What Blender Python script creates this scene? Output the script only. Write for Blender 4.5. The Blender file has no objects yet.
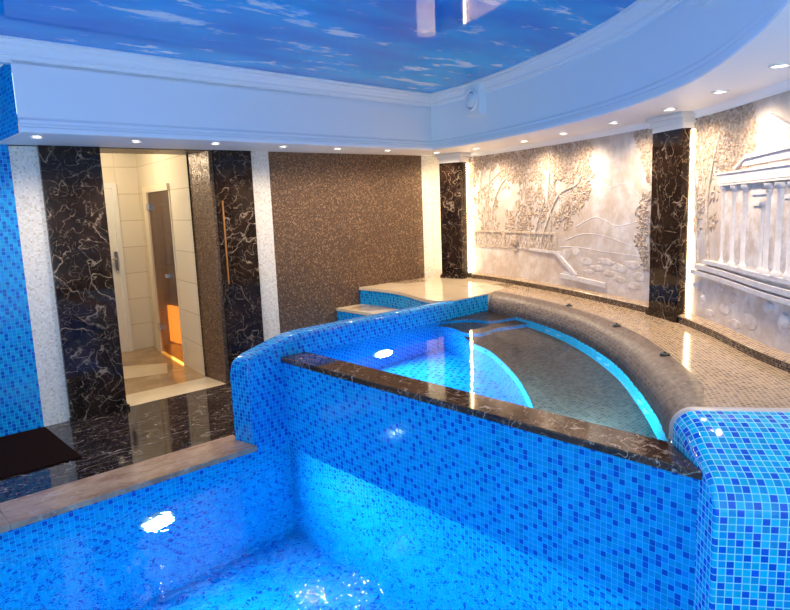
import bpy, bmesh, math, random
from mathutils import Vector, Matrix, noise
random.seed(7)
SC = bpy.context.scene
COL = SC.collection
H = 2.175; ZC = 2.74; YW = 5.55; ZD = .73; ZT = .57; ZP = -.10; PB = -1.52; ZS = .29; TB = -.40

# ---------------------------------------------------------------- mesh collector
class MB:
    def __init__(s): s.v=[]; s.f=[]; s.uv=[]; s.sm=[]
    def face(s, pts, uvs, smooth=False):
        i=len(s.v); s.v+= [tuple(p) for p in pts]; s.f.append(tuple(range(i,i+len(pts)))); s.uv.append([tuple(u) for u in uvs]); s.sm.append(smooth)
    def grid(s, P, UV, smooth=True, flip=False, closed=False):
        n=len(P); m=len(P[0]); b=len(s.v)
        for r in P: s.v+=[tuple(p) for p in r]
        for i in range(n-1):
            for j in range(m-1 if not closed else m):
                j2=(j+1)%m
                q=[(i,j),(i+1,j),(i+1,j2),(i,j2)]
                if flip: q=q[::-1]
                s.f.append(tuple(b+a*m+c for a,c in q))
                s.uv.append([UV[a][c] for a,c in q]); s.sm.append(smooth)
    def prism(s, poly, z0, z1, top=True, bottom=True, sides=True, smooth=False, uoff=0.):
        # poly counter-clockwise seen from above
        n=len(poly)
        area=sum(poly[i][0]*poly[(i+1)%n][1]-poly[(i+1)%n][0]*poly[i][1] for i in range(n))
        if area<0: poly=poly[::-1]
        if top: s.face([(x,y,z1) for x,y in poly],[(x,y) for x,y in poly])
        if bottom: s.face([(x,y,z0) for x,y in poly[::-1]],[(x,y) for x,y in poly[::-1]])
        if sides:
            L=uoff
            for i in range(n):
                a=poly[i]; b=poly[(i+1)%n]; d=math.hypot(b[0]-a[0],b[1]-a[1])
                s.face([(a[0],a[1],z0),(b[0],b[1],z0),(b[0],b[1],z1),(a[0],a[1],z1)],[(L,z0),(L+d,z0),(L+d,z1),(L,z1)],smooth)
                L+=d
    def box(s,x0,y0,z0,x1,y1,z1): s.prism([(x0,y0),(x1,y0),(x1,y1),(x0,y1)],z0,z1)
    def frame(s, o, ex, ey, ez, sx, sy, sz):
        # box given by corner o and three axes
        o=Vector(o); ex=Vector(ex).normalized(); ey=Vector(ey).normalized(); ez=Vector(ez).normalized()
        c=lambda a,b,d:o+ex*(a*sx)+ey*(b*sy)+ez*(d*sz)
        F=[((0,0,0),(0,1,0),(1,1,0),(1,0,0)),((0,0,1),(1,0,1),(1,1,1),(0,1,1)),((0,0,0),(1,0,0),(1,0,1),(0,0,1)),
           ((1,0,0),(1,1,0),(1,1,1),(1,0,1)),((1,1,0),(0,1,0),(0,1,1),(1,1,1)),((0,1,0),(0,0,0),(0,0,1),(0,1,1))]
        fl = ex.cross(ey).dot(ez)<0
        for q in F:
            k=[]
            for a,b,d in q:
                if q[0][2]==q[1][2]==q[2][2]: k.append((a*sx,b*sy))
                elif q[0][1]==q[1][1]==q[2][1]: k.append((a*sx,d*sz))
                else: k.append((b*sy,d*sz))
            p=[c(*t) for t in q]
            if fl: p=p[::-1]; k=k[::-1]
            s.face(p,k)
    def tube(s, pts, rad, n=8, flat=1.0, nrm=None, cap=True):
        pts=[Vector(p) for p in pts]; R=[]; U=[]; L=0
        for i,p in enumerate(pts):
            t=(pts[min(i+1,len(pts)-1)]-pts[max(i-1,0)]).normalized()
            a=Vector(nrm) if nrm is not None else (Vector((0,0,1)) if abs(t.z)<.9 else Vector((1,0,0)))
            b=t.cross(a).normalized(); a=b.cross(t).normalized()
            r=rad[i] if isinstance(rad,(list,tuple)) else rad
            if i: L+=(p-pts[i-1]).length
            R.append([p+b*(math.cos(2*math.pi*k/n)*r)+a*(math.sin(2*math.pi*k/n)*r*flat) for k in range(n)])
            U.append([(k/n*2*math.pi*r,L) for k in range(n)])
        s.grid(R,U,True,closed=True)
        if cap:
            s.face([v for v in R[0]],[(0,0)]*n); s.face([v for v in R[-1][::-1]],[(0,0)]*n)
    def lathe(s, prof, c, ax, n=24, cap=False):
        # prof: (radius, height along ax)
        ax=Vector(ax).normalized(); c=Vector(c)
        a=ax.orthogonal().normalized(); b=ax.cross(a)
        P=[]; U=[]
        for r,h in prof:
            P.append([c+ax*h+(a*math.cos(2*math.pi*k/n)+b*math.sin(2*math.pi*k/n))*r for k in range(n)])
            U.append([(k/n,h) for k in range(n)])
        s.grid(P,U,True,closed=True)
    def disk(s,c,ax,r,n=24):
        ax=Vector(ax).normalized(); c=Vector(c); a=ax.orthogonal().normalized(); b=ax.cross(a)
        s.face([c+(a*math.cos(2*math.pi*k/n)+b*math.sin(2*math.pi*k/n))*r for k in range(n)],[(math.cos(2*math.pi*k/n)*r,math.sin(2*math.pi*k/n)*r) for k in range(n)])

def wloc(o):
    l=Vector((0,0,0))
    while o is not None: l+=o.location; o=o.parent
    return l
def obj(name, mb, mat, parent=None, weld=True, recalc=False, normals=None):
    off = wloc(parent) if parent else Vector((0,0,0))
    me=bpy.data.meshes.new(name)
    me.from_pydata([tuple(Vector(v)-off) for v in mb.v],[],mb.f)
    uvl=me.uv_layers.new(name='UVMap'); k=0; D=uvl.data
    for u in mb.uv:
        for c in u: D[k].uv=c; k+=1
    for p,sm in zip(me.polygons,mb.sm): p.use_smooth=sm
    bm=bmesh.new(); bm.from_mesh(me)
    if weld: bmesh.ops.remove_doubles(bm,verts=bm.verts,dist=1e-5)
    big=[f for f in bm.faces if len(f.verts)>4]
    if big: bmesh.ops.triangulate(bm,faces=big)
    if recalc: bmesh.ops.recalc_face_normals(bm,faces=bm.faces)
    bm.to_mesh(me); bm.free()
    if normals: me.normals_split_custom_set_from_vertices([tuple(q) for q in normals])
    me.materials.append(mat)
    o=bpy.data.objects.new(name,me); COL.objects.link(o)
    if parent: o.parent=parent
    return o
def thing(name,label,cat,loc=(0,0,0),group=None):
    o=bpy.data.objects.new(name,None); o.empty_display_size=.1; COL.objects.link(o); o.location=loc
    o['label']=label; o['category']=cat
    if group: o['group']=group
    return o
def tag(o,label,cat,group=None):
    o['label']=label; o['category']=cat
    if group: o['group']=group
    return o
STRUCTS=[]
def struct(name,mb,mat,label=None,cat=None,**k):
    o=obj(name,mb,mat,None,**k); o['kind']='structure'; STRUCTS.append(o.name)
    if label: o['label']=label; o['category']=cat
    return o

# ---------------------------------------------------------------- curves
def cr(P,n=12):
    out=[]; m=len(P)
    for i in range(m-1):
        p0=P[i-1] if i else P[0]; p1=P[i]; p2=P[i+1]; p3=P[i+2] if i+2<m else P[i+1]
        for k in range(n):
            t=k/n
            out.append(tuple(.5*(2*b+(c-a)*t+(2*a-5*b+4*c-d)*t*t+(3*b-a-3*c+d)*t**3) for a,b,c,d in zip(p0,p1,p2,p3)))
    out.append(tuple(P[-1])); return out
def arc(P):
    S=[0]
    for a,b in zip(P,P[1:]): S.append(S[-1]+math.dist(a,b))
    return S
class Path:
    def __init__(s,P): s.P=P; s.S=arc(P); s.L=s.S[-1]
    def at(s,t):
        t=max(0,min(s.L,t)); lo=0; hi=len(s.S)-1
        while hi-lo>1:
            m=(lo+hi)//2
            if s.S[m]<=t: lo=m
            else: hi=m
        u=(t-s.S[lo])/max(1e-9,s.S[hi]-s.S[lo]); a=s.P[lo]; b=s.P[hi]
        d=Vector((b[0]-a[0],b[1]-a[1])).normalized()
        return (a[0]+(b[0]-a[0])*u, a[1]+(b[1]-a[1])*u), d
WP=Path(cr([(5.85,5.55),(5.86,5.2),(5.82,4.8),(5.71,4.4),(5.50,3.8),(5.26,3.2),(5.00,2.66),(4.72,2.14),(4.32,1.66),(3.86,1.22),(3.55,.85),(3.3,.4),(3.15,-.1),(3.1,-.8)]))
RIM=Path(cr([(4.886,4.04),(4.74,3.60),(4.53,3.12),(4.22,2.62),(3.775,2.09),(3.35,1.71),(2.975,1.415),(2.77,1.275),(2.655,1.195)]))
def wall(s,z,h=0.):
    # point on the curved wall: s along it, z up, h out into the room
    (x,y),d=WP.at(s); n=Vector((d.y,-d.x))
    # smooth the normal
    (xa,ya),_=WP.at(s-.06); (xb,yb),_=WP.at(s+.06); d=Vector((xb-xa,yb-ya)).normalized(); n=Vector((d.y,-d.x))
    return Vector((x+n.x*h,y+n.y*h,z))
def wnorm(s):
    (xa,ya),_=WP.at(s-.06); (xb,yb),_=WP.at(s+.06); d=Vector((xb-xa,yb-ya)).normalized(); return Vector((d.y,-d.x,0))

# ---------------------------------------------------------------- materials
class NT:
    def __init__(s,name):
        s.m=bpy.data.materials.new(name); s.m.use_nodes=True; s.t=s.m.node_tree; s.t.nodes.clear()
        s.out=s.n('ShaderNodeOutputMaterial')
    def n(s,typ,**k):
        o=s.t.nodes.new(typ)
        for a,b in k.items(): setattr(o,a,b)
        return o
    def l(s,a,b): s.t.links.new(a,b)
    def set(s,node,**k):
        for a,b in k.items():
            inp=node.inputs[a.replace('_',' ')] if a.replace('_',' ') in node.inputs else node.inputs[int(a[1:])]
            if hasattr(b,'default_value') or hasattr(b,'is_linked'): s.l(b,inp)
            else: inp.default_value=b
    def math(s,op,a,b=None,c=None):
        o=s.n('ShaderNodeMath',operation=op)
        for i,x in enumerate((a,b,c)):
            if x is None: continue
            if isinstance(x,(int,float)): o.inputs[i].default_value=x
            else: s.l(x,o.inputs[i])
        return o.outputs[0]
    def ramp(s,fac,stops,interp='LINEAR'):
        r=s.n('ShaderNodeValToRGB'); r.color_ramp.interpolation=interp
        e=r.color_ramp.elements
        while len(e)>1: e.remove(e[-1])
        e[0].position=stops[0][0]; e[0].color=(*stops[0][1],1)
        for p,c in stops[1:]:
            x=e.new(p); x.color=(*c,1)
        s.l(fac,r.inputs[0]); return r.outputs[0]
    def mix(s,fac,a,b,typ='MIX'):
        o=s.n('ShaderNodeMix',data_type='RGBA',blend_type=typ)
        for i,x in ((0,fac),(6,a),(7,b)):
            if isinstance(x,(int,float)): o.inputs[i].default_value=x
            elif isinstance(x,tuple): o.inputs[i].default_value=(*x,1)
            else: s.l(x,o.inputs[i])
        return o.outputs[2]
    def pos(s,scale=(1,1,1)):
        g=s.n('ShaderNodeNewGeometry'); m=s.n('ShaderNodeMapping'); m.inputs['Scale'].default_value=scale
        s.l(g.outputs['Position'],m.inputs['Vector']); return m.outputs[0]
    def noise(s,vec,scale,detail=4,rough=.55,dist=0.):
        o=s.n('ShaderNodeTexNoise'); o.inputs['Scale'].default_value=scale; o.inputs['Detail'].default_value=detail
        o.inputs['Roughness'].default_value=rough; o.inputs['Distortion'].default_value=dist
        if vec is not None: s.l(vec,o.inputs['Vector'])
        return o
    def bsdf(s,col=None,rough=.5,metal=0.,spec=.5,normal=None,coat=0.,emit=None,es=0.):
        b=s.n('ShaderNodeBsdfPrincipled')
        def put(i,x):
            if x is None: return
            if isinstance(x,tuple): b.inputs[i].default_value=(*x,1)
            elif isinstance(x,(int,float)): b.inputs[i].default_value=x
            else: s.l(x,b.inputs[i])
        put('Base Color',col); put('Roughness',rough); put('Metallic',metal); put('Specular IOR Level',spec); put('Normal',normal); put('Coat Weight',coat)
        if coat: b.inputs['Coat Roughness'].default_value=.05
        if emit is not None: put('Emission Color',emit); put('Emission Strength',es)
        s.l(b.outputs[0],s.out.inputs[0]); return b
    def bump(s,h,strength=.3,dist=.01):
        b=s.n('ShaderNodeBump'); b.inputs['Strength'].default_value=strength; b.inputs['Distance'].default_value=dist
        s.l(h,b.inputs['Height']); return b.outputs[0]

def mosaic(name,cols,pitch=.0255,grout=(.3,.55,.8),gw=.06,rough=.12,metal=0.,bump=.35,brick=False,spec=.5,coat=0.,vary=.12,tilt=0.,even=False):
    N=NT(name); uv=N.n('ShaderNodeUVMap'); uv.uv_map='UVMap'
    m=N.n('ShaderNodeMapping'); N.l(uv.outputs[0],m.inputs[0]); m.inputs['Scale'].default_value=(1/pitch,1/pitch,1)
    m.inputs['Location'].default_value=(500.37,500.21,0)
    vec=m.outputs[0]
    sep=N.n('ShaderNodeSeparateXYZ'); N.l(vec,sep.inputs[0]); x=sep.outputs[0]; y=sep.outputs[1]
    if brick:
        row=N.math('FLOOR',y); x=N.math('ADD',x,N.math('MULTIPLY',N.math('MODULO',row,2.),.5)); x=N.math('MULTIPLY',x,.8)
    fx=N.math('FLOOR',x); fy=N.math('FLOOR',y)
    com=N.n('ShaderNodeCombineXYZ'); N.l(fx,com.inputs[0]); N.l(fy,com.inputs[1])
    wn=N.n('ShaderNodeTexWhiteNoise',noise_dimensions='2D'); N.l(com.outputs[0],wn.inputs['Vector'])
    tot=sum(w for w,_ in cols); acc=0; st=[]
    for w,c in cols: st.append((acc/tot,c)); acc+=w
    val0=wn.outputs['Value']
    if even:
        q=N.math('ADD',N.math('MULTIPLY',fx,.3819),N.math('MULTIPLY',fy,.2253))
        val0=N.math('FRACT',N.math('ADD',q,N.math('MULTIPLY',val0,.22)))
    col=N.ramp(val0,st,'CONSTANT')
    s2=N.n('ShaderNodeSeparateColor'); N.l(wn.outputs['Color'],s2.inputs[0])
    val=N.math('ADD',N.math('MULTIPLY',s2.outputs[1],2*vary),1-vary)
    hs=N.n('ShaderNodeHueSaturation'); N.l(col,hs.inputs['Color']); N.l(val,hs.inputs['Value']); col=hs.outputs[0]
    def edge(c):
        a=N.math('ABSOLUTE',N.math('SUBTRACT',N.math('FRACT',c),.5)); return a
    e=N.math('MAXIMUM',edge(x),edge(y))
    mr=N.n('ShaderNodeMapRange',interpolation_type='SMOOTHSTEP'); N.l(e,mr.inputs[0]); mr.inputs[1].default_value=.5-gw-.03; mr.inputs[2].default_value=.5-gw+.02
    g=mr.outputs[0]
    c=N.mix(g,col,grout)
    inv=N.math('SUBTRACT',1.,g)
    nrm=N.bump(inv,bump,.004)
    if tilt:
        # each glass tile lies a touch differently
        vm=N.n('ShaderNodeVectorMath',operation='SUBTRACT'); N.l(wn.outputs['Color'],vm.inputs[0]); vm.inputs[1].default_value=(.5,.5,.5)
        vs=N.n('ShaderNodeVectorMath',operation='SCALE'); N.l(vm.outputs[0],vs.inputs[0]); vs.inputs['Scale'].default_value=tilt
        va=N.n('ShaderNodeVectorMath',operation='ADD'); N.l(nrm,va.inputs[0]); N.l(vs.outputs[0],va.inputs[1])
        vn=N.n('ShaderNodeVectorMath',operation='NORMALIZE'); N.l(va.outputs[0],vn.inputs[0]); nrm=vn.outputs[0]
    ro=N.math('ADD',N.math('MULTIPLY',g,.5),rough)
    N.bsdf(c,ro,metal,spec,nrm,coat)
    return N.m

def marble(name,base,mid,vein,scale=3.,rough=.06,veinw=.03,amount=1.,mlo=.46,spec=.5,bump=0.,stretch=(1,1,1),patch=None):
    N=NT(name); p=N.pos(stretch)
    warp=N.noise(p,scale*1.3,5,.6)
    vs=N.n('ShaderNodeVectorMath',operation='MULTIPLY_ADD'); N.l(warp.outputs['Color'],vs.inputs[0]); vs.inputs[1].default_value=(.10,.10,.10); N.l(p,vs.inputs[2])
    n1=N.noise(p,scale*.8,8,.65)
    c=N.ramp(n1.outputs[0],[(.3,base),(.62,mid)])
    if patch: c=N.mix(N.ramp(N.noise(p,scale*.45,3,.6,.6).outputs[0],[(.54,(0,0,0)),(.6,(1,1,1))]),c,patch)
    for k,(sc,w,am) in enumerate(((scale*.6,veinw*.30,.85),(scale*1.4,veinw*.55,.7),(scale*3.,veinw*.9,.4))):
        nv=N.noise(vs.outputs[0],sc,1.5,.5,.5)
        line=N.ramp(N.math('ABSOLUTE',N.math('SUBTRACT',nv.outputs[0],.5)),[(0.,(1,1,1)),(w,(0,0,0))])
        mask=N.ramp(N.noise(p,scale*.9+k*1.7,4,.65).outputs[0],[(mlo,(0,0,0)),(mlo+.14,(1,1,1))])
        f=N.math('MULTIPLY',N.math('MULTIPLY',line,mask),am*amount)
        c=N.mix(f,c,vein)
    N.bsdf(c,rough,0.,spec,None)
    return N.m

def plain(name,col,rough=.5,metal=0.,emit=None,es=0.,nz=0.,sc=20.,bump=0.,spec=.5):
    N=NT(name); c=col
    nn=N.noise(N.pos(),sc,4)
    if nz: c=N.mix(N.math('MULTIPLY',nn.outputs[0],nz),col,tuple(x*.55 for x in col))
    N.bsdf(c,rough,metal,spec,N.bump(nn.outputs[0],bump,.01) if bump else None,0.,emit,es)
    return N.m

M={}
BL=(.001,.305,.63); BD=(.001,.085,.45); BM=(.001,.215,.60)
M['blue']=mosaic('blue_pool_mosaic',[(.2,BD),(.34,BL),(.14,BM),(.32,BL)],.028,(.03,.44,.92),.035,.10,even=True,spec=.32,tilt=.02)
M['cyan']=mosaic('turquoise_blue_mosaic',[(.28,(.004,.11,.62)),(.42,(.004,.46,.74)),(.30,(.003,.30,.68))],.0292,(.30,.76,.95),.055,.08,even=True,spec=.32,tilt=.04)
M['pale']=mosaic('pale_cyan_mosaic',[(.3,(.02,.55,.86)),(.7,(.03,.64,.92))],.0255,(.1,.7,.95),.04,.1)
M['curb']=mosaic('blue_curb_mosaic',[(.28,BD),(.24,BM),(.3,BL),(.18,BM)],.028,(.03,.36,.78),.05,.08,spec=.35,even=True,tilt=.03)
M['bronze']=mosaic('bronze_glitter_mosaic',[(.35,(.125,.070,.044)),(.3,(.17,.10,.062)),(.2,(.075,.042,.030)),(.15,(.27,.17,.10))],.0135,(.10,.065,.045),.07,.30,.3,.3,tilt=.22,vary=.3)
M['white']=mosaic('pearl_white_mosaic',[(.6,(.72,.68,.63)),(.33,(.66,.61,.56)),(.07,(.55,.45,.36))],.0145,(.66,.63,.59),.05,.3,tilt=.06)
M['brown']=mosaic('brown_seat_mosaic',[(.4,(.115,.075,.058)),(.35,(.155,.105,.082)),(.25,(.075,.048,.040))],.0225,(.23,.19,.17),.045,.36,spec=.35,brick=True,tilt=.03,vary=.15)
M['tan']=mosaic('tan_deck_mosaic',[(.4,(.42,.29,.18)),(.35,(.36,.245,.155)),(.25,(.29,.19,.12))],.0225,(.52,.42,.31),.045,.13,brick=True,tilt=.02,vary=.1)
M['umber']=mosaic('dark_umber_mosaic',[(.5,(.05,.03,.022)),(.3,(.10,.065,.045)),(.2,(.22,.15,.10))],.0135,(.16,.12,.09),.06,.15,tilt=.1)
M['emperador']=marble('dark_brown_marble',(.005,.003,.0025),(.026,.013,.009),(.40,.29,.21),4.5,.06,.016,mlo=.40,spec=.3)
M['granite']=marble('black_floor_marble',(.006,.005,.006),(.022,.014,.014),(.42,.35,.31),3.6,.05,.014,1.,mlo=.38,stretch=(1,2.4,1))
M['ledge']=marble('brown_ledge_marble',(.018,.009,.006),(.07,.032,.018),(.70,.56,.44),6.5,.07,.022,mlo=.42,spec=.4)
M['coping']=marble('travertine_coping',(.24,.13,.08),(.46,.31,.205),(.58,.46,.36),6.,.14,.02,.8,mlo=.4,spec=.35,stretch=(1,2,1))
M['cream']=marble('cream_deck_marble',(.56,.43,.29),(.66,.53,.38),(.70,.60,.46),2.4,.05,.02,.4,patch=(.33,.24,.15))
M['beige']=marble('beige_floor_marble',(.27,.175,.085),(.40,.27,.14),(.55,.42,.26),5.,.07,.03,.7)
M['lightbeige']=marble('light_beige_marble',(.62,.50,.33),(.70,.58,.40),(.75,.66,.5),4.,.08,.03,.4)
M['plaster']=plain('white_plaster',(.88,.89,.92),.55)
M['capital']=plain('white_capital_plaster',(.84,.82,.80),.45)
M['pvc']=plain('white_plastic',(.80,.78,.72),.25)
M['cream_paint']=plain('cream_door_frame',(.72,.62,.46),.35)
M['trimstone']=plain('grey_rounded_trim',(.50,.45,.44),.35)
M['shade']=plain('grey_gap_shade',(.22,.25,.32),.6)
M['metal']=plain('brushed_steel',(.6,.6,.6),.25,1.)
M['dark']=plain('dark_rubber',(.02,.018,.018),.6)
M['mat']=plain('dark_brown_mat',(.014,.006,.005),1.,0,spec=.05,nz=.6,sc=220.,bump=.6)
M['amber_glint']=plain('amber_reflection',(.55,.24,.07),.3,.6)
M['ring']=plain('satin_white_ring',(.8,.8,.8),.3)
M['steelring']=plain('pale_blue_fitting',(.30,.62,.80),.3)
M['lamp']=plain('spotlight_lens',(1,1,1),.4,0,(1.,.90,.76),14.)
M['uwlamp']=plain('underwater_lamp_lens',(1,1,1),.4,0,(.80,.95,1.),16.)
M['led']=plain('warm_led_strip',(1,1,1),.4,0,(1.,.76,.42),14.)
M['amber']=plain('amber_backlight',(1,.6,.1),.4,0,(1.,.60,.10),7.)
M['wood']=plain('sauna_bench_wood',(.34,.17,.06),.5,0,nz=.5,sc=12.)

def tiles_mat():
    N=NT('cream_wall_tiles'); uv=N.n('ShaderNodeUVMap'); uv.uv_map='UVMap'
    b=N.n('ShaderNodeTexBrick'); N.l(uv.outputs[0],b.inputs['Vector']); b.offset=0.; b.inputs['Scale'].default_value=1.
    b.inputs['Brick Width'].default_value=.6; b.inputs['Row Height'].default_value=.31; b.inputs['Mortar Size'].default_value=.004
    b.inputs['Color1'].default_value=(.74,.66,.52,1); b.inputs['Color2'].default_value=(.78,.70,.56,1); b.inputs['Mortar'].default_value=(.52,.43,.3,1)
    N.bsdf(b.outputs[0],.10,0.,.5); return N.m
M['tiles']=tiles_mat()
def stucco():
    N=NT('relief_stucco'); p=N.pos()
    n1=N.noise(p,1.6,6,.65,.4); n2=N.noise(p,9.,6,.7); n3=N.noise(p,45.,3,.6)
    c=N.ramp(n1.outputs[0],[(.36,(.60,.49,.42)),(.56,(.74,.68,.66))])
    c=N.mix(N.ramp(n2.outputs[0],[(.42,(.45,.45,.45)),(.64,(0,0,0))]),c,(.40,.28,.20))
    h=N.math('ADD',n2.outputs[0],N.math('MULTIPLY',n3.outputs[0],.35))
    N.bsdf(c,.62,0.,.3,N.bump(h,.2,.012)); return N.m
M['stucco']=stucco()
def relief(name,a,b,sc=30.,bmp=.5):
    N=NT(name); p=N.pos(); n=N.noise(p,sc,5,.7)
    c=N.ramp(n.outputs[0],[(.4,a),(.62,b)])
    N.bsdf(c,.6,0.,.3,N.bump(n.outputs[0],bmp,.01)); return N.m
M['leaf']=relief('umber_washed_leaves',(.31,.205,.14),(.60,.48,.39),38.,.3)
M['bark']=relief('pale_washed_bark',(.42,.31,.23),(.66,.56,.48),26.,.3)
M['stone']=relief('lilac_white_stucco',(.58,.53,.53),(.68,.63,.63),18.,.15)
M['rock']=relief('washed_rock_stucco',(.54,.43,.37),(.72,.65,.62),12.,.3)
def sky():
    N=NT('printed_sky_ceiling'); p=N.pos()
    mp=N.n('ShaderNodeMapping'); mp.inputs['Rotation'].default_value=(0,0,math.radians(-28)); mp.inputs['Scale'].default_value=(1.,2.6,1.); N.l(p,mp.inputs[0])
    n1=N.noise(mp.outputs[0],2.5,10,.62,.3); n2=N.noise(mp.outputs[0],.8,3,.5)
    base=N.ramp(n2.outputs[0],[(.35,(.0,.20,.70)),(.65,(.0005,.44,.90))])
    f=N.math('MULTIPLY',n1.outputs[0],N.math('ADD',n2.outputs[0],.5))
    cl=N.ramp(f,[(.59,(0,0,0)),(.67,(1,1,1))])
    c=N.mix(cl,base,(.76,.84,.95))
    N.bsdf(c,.035,0.,.13); return N.m
M['sky']=sky()
def water(name,scale,strength,col):
    N=NT(name); p=N.pos()
    n=N.noise(p,scale,2,.5,.5); n2=N.noise(p,scale*2.7,2,.5,.8)
    h=N.math('ADD',n.outputs[0],N.math('MULTIPLY',n2.outputs[0],.35))
    nr=N.bump(h,strength,.02); g=N.n('ShaderNodeBsdfRefraction'); g.inputs['IOR'].default_value=1.33; g.inputs['Roughness'].default_value=0.; g.inputs['Color'].default_value=(*col,1)
    gl=N.n('ShaderNodeBsdfGlossy'); gl.inputs['Roughness'].default_value=.0; fr=N.n('ShaderNodeFresnel'); fr.inputs[0].default_value=1.33
    for q in (g,gl,fr): N.l(nr,q.inputs['Normal'])
    mx=N.n('ShaderNodeMixShader'); N.l(N.math('MULTIPLY',fr.outputs[0],.62),mx.inputs[0]); N.l(g.outputs[0],mx.inputs[1]); N.l(gl.outputs[0],mx.inputs[2]); N.l(mx.outputs[0],N.out.inputs[0]); return N.m
M['water']=water('rippled_pool_water',4.6,.42,(.93,.98,1.))
M['stillwater']=water('still_tub_water',6.,.035,(.93,.98,1.))
def glassmat():
    N=NT('smoked_door_glass'); t=N.n('ShaderNodeBsdfTransparent'); t.inputs[0].default_value=(.62,.45,.32,1)
    d=N.n('ShaderNodeBsdfPrincipled'); d.inputs['Base Color'].default_value=(.16,.09,.055,1); d.inputs['Roughness'].default_value=.04
    m=N.n('ShaderNodeMixShader'); m.inputs[0].default_value=.45; N.l(t.outputs[0],m.inputs[1]); N.l(d.outputs[0],m.inputs[2]); N.l(m.outputs[0],N.out.inputs[0]); return N.m
M['glass']=glassmat()

# ---------------------------------------------------------------- setting: walls, floor, ceiling
def vplane(mb,a,b,z0,z1):
    # vertical rectangle from a to b, visible from its right-hand side as well as its left
    d=math.dist(a,b)
    mb.face([(a[0],a[1],z0),(b[0],b[1],z0),(b[0],b[1],z1),(a[0],a[1],z1)],[(a[0],z0),(a[0]+d,z0),(a[0]+d,z1),(a[0],z1)])
def slab(name,x0,x1,y0,y1,z0,z1,m,**k):
    b=MB(); b.box(x0,y0,z0,x1,y1,z1); return struct(name,b,M[m],**k)
slab('wall_left',-2.5,1.236,YW,YW+.15,0,ZC,'curb')
slab('wall_back',1.236,1.43,YW,YW+.15,0,H,'white')
slab('wall_back',3.245,3.452,YW,YW+.15,0,H,'white')
slab('wall_back',3.452,5.53,YW,YW+.15,0,H,'bronze')
slab('wall_back',5.53,5.9,YW,YW+.15,0,H,'white')
slab('wall_back',2.822,2.862,YW-.004,6.04,0,H,'bronze')       # tiled reveal of the passage
slab('wall_back',2.824,2.96,5.97,6.04,0,H,'bronze')
slab('wall_back',1.78,1.874,YW+.16,5.95,0,H,'bronze')
slab('wall_back',1.236,3.245,YW,6.0,H-.008,H+.06,'bronze')     # lintel
# curved mural wall
b=MB(); n=70; Lw=WP.L
P=[];U=[]
for i in range(n+1):
    s=Lw*i/n; P.append([wall(s,z) for z in (0,ZD,1.2,1.7,H)]); U.append([(s,z) for z in (0,ZD,1.2,1.7,H)])
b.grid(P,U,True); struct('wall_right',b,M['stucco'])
# floor of the doorway landing, the passage and the ground behind the tub
b=MB(); b.prism([(-2.5,4.23),(3.80,4.23),(3.80,YW),(-2.5,YW)],-.06,0.); struct('floor',b,M['granite'])
b=MB(); b.box(1.876,YW,-.06,2.82,5.93,.001); struct('floor',b,M['lightbeige'])
b=MB(); b.box(1.0,5.93,-.06,3.3,7.9,0.); struct('floor',b,M['beige'])
b=MB(); b.prism([(2.02,6.60),(2.62,6.42),(2.80,6.85),(2.30,7.15)],0.,.0015); struct('floor',b,M['lightbeige'])
# passage walls
A_=Vector((2.815,6.0)); B_=Vector((3.06,7.84)); uB=(B_-A_).normalized(); LB=(B_-A_).length
def wb(s,z,h=0.):   # on the slanting passage wall, h out of it
    p=A_+uB*(s*LB); return Vector((p.x-uB.y*h,p.y+uB.x*h,z))
b=MB()
for s0,s1,z0,z1 in ((-.02,.32,0,2.36),(.83,1,0,2.36),(.32,.83,1.93,2.36)):
    b.face([wb(s0,z0),wb(s1,z0),wb(s1,z1),wb(s0,z1)],[(s0*LB,z0),(s1*LB,z0),(s1*LB,z1),(s0*LB,z1)])
struct('wall_passage_right',b,M['tiles'])
b=MB()
for x0,x1,z0,z1 in ((1.0,1.95,0,2.36),(2.80,3.06,0,2.36),(1.95,2.80,1.97,2.36)): b.box(x0,7.84,z0,x1,7.9,z1)
struct('wall_passage_back',b,M['tiles'])
b=MB(); b.box(.94,5.7,0,1.0,7.9,2.36); struct('wall_passage_left',b,M['tiles'])
b=MB(); b.box(.94,5.7,2.36,3.3,7.9,2.42); struct('ceiling',b,M['lightbeige'])

# white panelled plastic door at the end of the passage
d1=MB(); d1.box(1.96,7.83,.001,2.79,7.87,1.96); d1=struct('door_1',d1,M['pvc'],'white plastic panelled door at the end of the tiled passage','door')
b=MB()
for x0,x1,z0,z1 in ((1.95,2.0,0,1.93),(2.745,2.80,0,1.93),(1.95,2.80,1.93,1.99)): b.box(x0,7.815,z0,x1,7.85,z1)
obj('door_frame',b,M['pvc'],d1)
b=MB()
for z0,z1 in ((.16,.78),(.98,1.82)):
    for x0,x1,a,c in ((2.09,2.64,z0,z0+.02),(2.09,2.64,z1-.02,z1),(2.09,2.11,z0+.02,z1-.02),(2.62,2.64,z0+.02,z1-.02)): b.box(x0,7.815,a,x1,7.832,c)
obj('panel_moulding',b,plain('grey_plastic_moulding',(.62,.58,.52),.3),d1)
b=MB(); b.box(2.69,7.80,.98,2.725,7.83,1.20); b.tube([(2.71,7.80,1.12),(2.71,7.77,1.12),(2.60,7.77,1.12)],.011,8); obj('handle',b,M['metal'],d1)
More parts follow.
